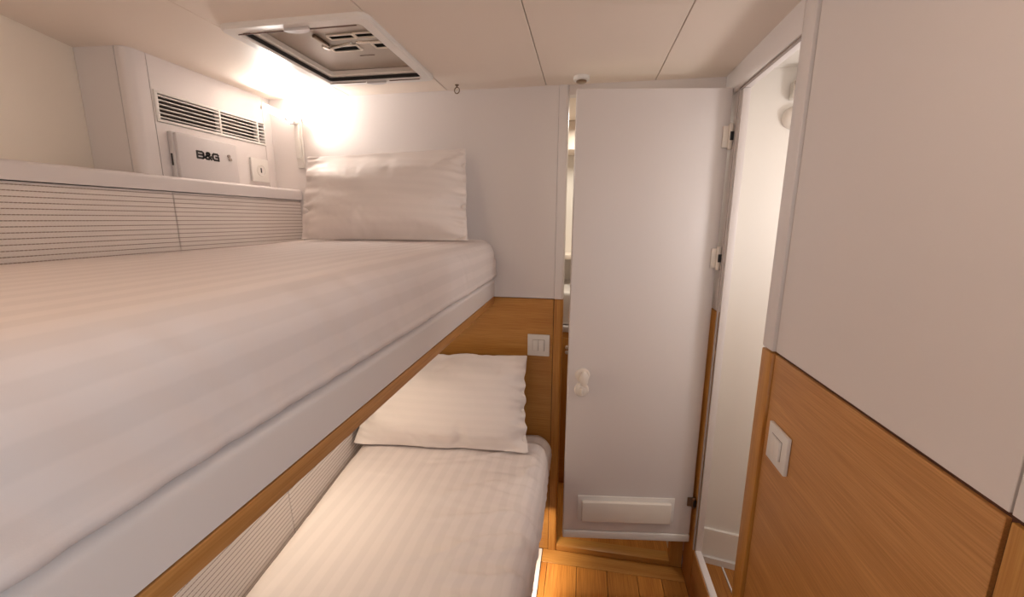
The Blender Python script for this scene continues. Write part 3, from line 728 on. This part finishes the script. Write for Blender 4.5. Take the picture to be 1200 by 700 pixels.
# ================================================================== PILLOWS (inflated cloth, frozen to a mesh)
def inflate(w, h, nx, ny, seed, press, frames=34, shrink=-0.002):
    rnd = random.Random(seed); bm = bmesh.new(); grid = [[], []]
    for s in (0, 1):
        for j in range(ny + 1):
            for i in range(nx + 1):
                edge = i in (0, nx) or j in (0, ny)
                if s == 1 and edge: grid[1].append(grid[0][j * (nx + 1) + i]); continue
                u, v = i / nx, j / ny
                zz = 0 if edge else (0.004 if s == 0 else -0.004) + rnd.uniform(-0.0012, 0.0012)
                grid[s].append(bm.verts.new((w * (u - 0.5) + (0 if edge else rnd.uniform(-.0008, .0008)), h * (v - 0.5), zz)))
    for s in (0, 1):
        g = grid[s]
        for j in range(ny):
            for i in range(nx):
                q = (g[j * (nx + 1) + i], g[j * (nx + 1) + i + 1], g[(j + 1) * (nx + 1) + i + 1], g[(j + 1) * (nx + 1) + i])
                bm.faces.new(q if s == 0 else q[::-1])
    me = bpy.data.meshes.new('pillow_cloth'); bm.to_mesh(me); bm.free()
    o = bpy.data.objects.new('pillow_cloth', me); COL.objects.link(o)
    md = o.modifiers.new('cloth', 'CLOTH'); st = md.settings
    st.quality = 6; st.mass = 0.25; st.tension_stiffness = 25; st.compression_stiffness = 25; st.shear_stiffness = 8; st.bending_stiffness = 0.5
    st.tension_damping = 12; st.compression_damping = 12; st.air_damping = 3
    st.use_pressure = True; st.uniform_pressure_force = press; st.shrink_min = shrink
    st.effector_weights.gravity = 0
    md.collision_settings.use_collision = False
    md.point_cache.frame_start = 1; md.point_cache.frame_end = frames
    for f in range(1, frames + 1): SC.frame_set(f)
    dg = bpy.context.evaluated_depsgraph_get(); m2 = bpy.data.meshes.new_from_object(o.evaluated_get(dg))
    vs = [v.co.copy() for v in m2.vertices]; fs = [tuple(p.vertices) for p in m2.polygons]
    bpy.data.objects.remove(o); SC.frame_set(1)
    flat = [((k_ % (nx + 1)) / nx * 2 - 1, (k_ // (nx + 1)) / ny * 2 - 1) for k_ in range((nx + 1) * (ny + 1))]
    for j in range(1, ny):
        for i in range(1, nx): flat.append((i / nx * 2 - 1, j / ny * 2 - 1))
    return vs, fs, flat
def make_pillow(seed, w, h, press, place, label, thick, flat_=0.9, scal=0.012):
    nx, ny = 72, 46
    vs, fs, flat = inflate(w, h, nx, ny, seed, press)
    zm = max(abs(v.z) for v in vs); sz = thick / (2 * zm)
    W0 = max(abs(v.x) for v in vs); H0 = max(abs(v.y) for v in vs)
    # straighten the broad hollow of each side, keep the small puckers
    def prof(sel, ax, lim):
        q = sorted((flat[k][1 - ax], abs(vs[k][ax])) for k in range(len(vs)) if sel(flat[k]))
        return q
    ex = prof(lambda f: abs(f[0]) > 0.999, 0, W0); ey = prof(lambda f: abs(f[1]) > 0.999, 1, H0)
    def smooth(q, t, wd=0.22):
        a = b = 0
        for u, v in q:
            g = math.exp(-((u - t) / wd) ** 2); a += g * v; b += g
        return a / b
    tx = [smooth(ex, -1 + 0.05 * k) for k in range(41)]; ty = [smooth(ey, -1 + 0.05 * k, 0.07) for k in range(41)]
    def lk(t, u):
        a_ = min(39.999, max(0, (u + 1) / 0.05)); i_ = int(a_); return t[i_] * (1 - a_ + i_) + t[i_ + 1] * (a_ - i_)
    bm = bmesh.new(); bv = []
    for v, f in zip(vs, flat):
        sx = 1 + 0.85 * (W0 / lk(tx, f[1]) - 1); sy = 1 + 0.88 * (H0 / lk(ty, f[0]) - 1)
        x, y, z = v.x * sx / W0, v.y * sy / H0, v.z * sz
        x = (1.15 - flat_) * x + (flat_ - 0.15) * f[0]; y = (1 - flat_) * y + flat_ * f[1]
        y += 0.6 * scal * noise.noise(Vector((f[0] * 3.5, seed, f[1] * 0.5))) * sstep(0.6, 1, abs(f[1]))
        z *= (min(1, (1 - abs(f[1])) / 0.45) ** 0.45) * (min(1, (1 - abs(f[0])) / 0.30) ** 0.3)
        # gathers running in from the side seams
        e = 1 - abs(f[0]); g = math.exp(-(e / 0.22) ** 2) * min(1, e / 0.05)
        n = noise.noise(Vector((f[0] * 2.5 + seed, f[1] * 9 + f[0] * 2, seed * 1.7))) 
        n2 = noise.noise(Vector((f[0] * 1.5 + seed, f[1] * 3.5 + f[0] * 1.5, seed * 0.7)))
        z += (1 if v.z >= 0 else -1) * (g * 0.022 * n + 0.007 * n2 * min(1, e / 0.2))
        x += (scal * noise.noise(Vector((f[0] * 0.5, f[1] * 6, seed))) - (scal - 0.012) * 2.0 * f[0] * (0.6 - abs(f[1] + 0.15))) * sstep(0.75, 1, abs(f[0]))
        bv.append(bm.verts.new(place(x, y, z)))
    for f in fs: bm.faces.new([bv[i] for i in f])
    bmesh.ops.recalc_face_normals(bm, faces=bm.faces[:])
    m = MB(); m.bm.free(); m.bm = bm
    o = m.build('pillow', M['slip']); tag(o, label, 'pillow', 'white pillows at the head of the bunks')
    for pl in o.data.polygons: pl.use_smooth = True
    o.data.set_sharp_from_angle(angle=PI)
    sb = o.modifiers.new('smooth', 'SUBSURF'); sb.levels = 1; sb.render_levels = 1
    return o
def placer(cx, yb, zb, W, Hh, lean, tilt, yaw, flare, zf):
    """stand the pillow on its long edge at (cx, yb, zb), leaning back; zf = the bedding it rests on"""
    Rt = Matrix.Rotation(math.radians(yaw), 3, 'Z') @ Matrix.Rotation(math.radians(-lean), 3, 'X') @ Matrix.Rotation(math.radians(tilt), 3, 'Y')
    def f(u, v, t):
        p = Rt @ Vector((u * W / 2 * (1 + flare * v), -t * (1.0 - 0.25 * v), (v + 1) * Hh / 2)) + Vector((cx, yb, zb))
        if p.z < zf: p.z = zf + 0.15 * 0 + 0.0005
        if p.y > 1.545: p.y = 1.545
        return p
    return f
make_pillow(3, 0.60, 0.40, 6.0, placer(-0.694, 1.335, 1.312, 0.60, 0.347, 18, -2.5, 4, -0.015, 1.3355), 'plump white pillow leaning at the head of the upper bunk', 0.14)
make_pillow(11, 0.60, 0.40, 6.0, placer(-0.500, 1.325, 0.548, 0.64, 0.374, 20, 0.0, 5, -0.03, 0.574), 'white pillow with puckered right edge at the head of the lower bunk', 0.14, 0.72, 0.036)
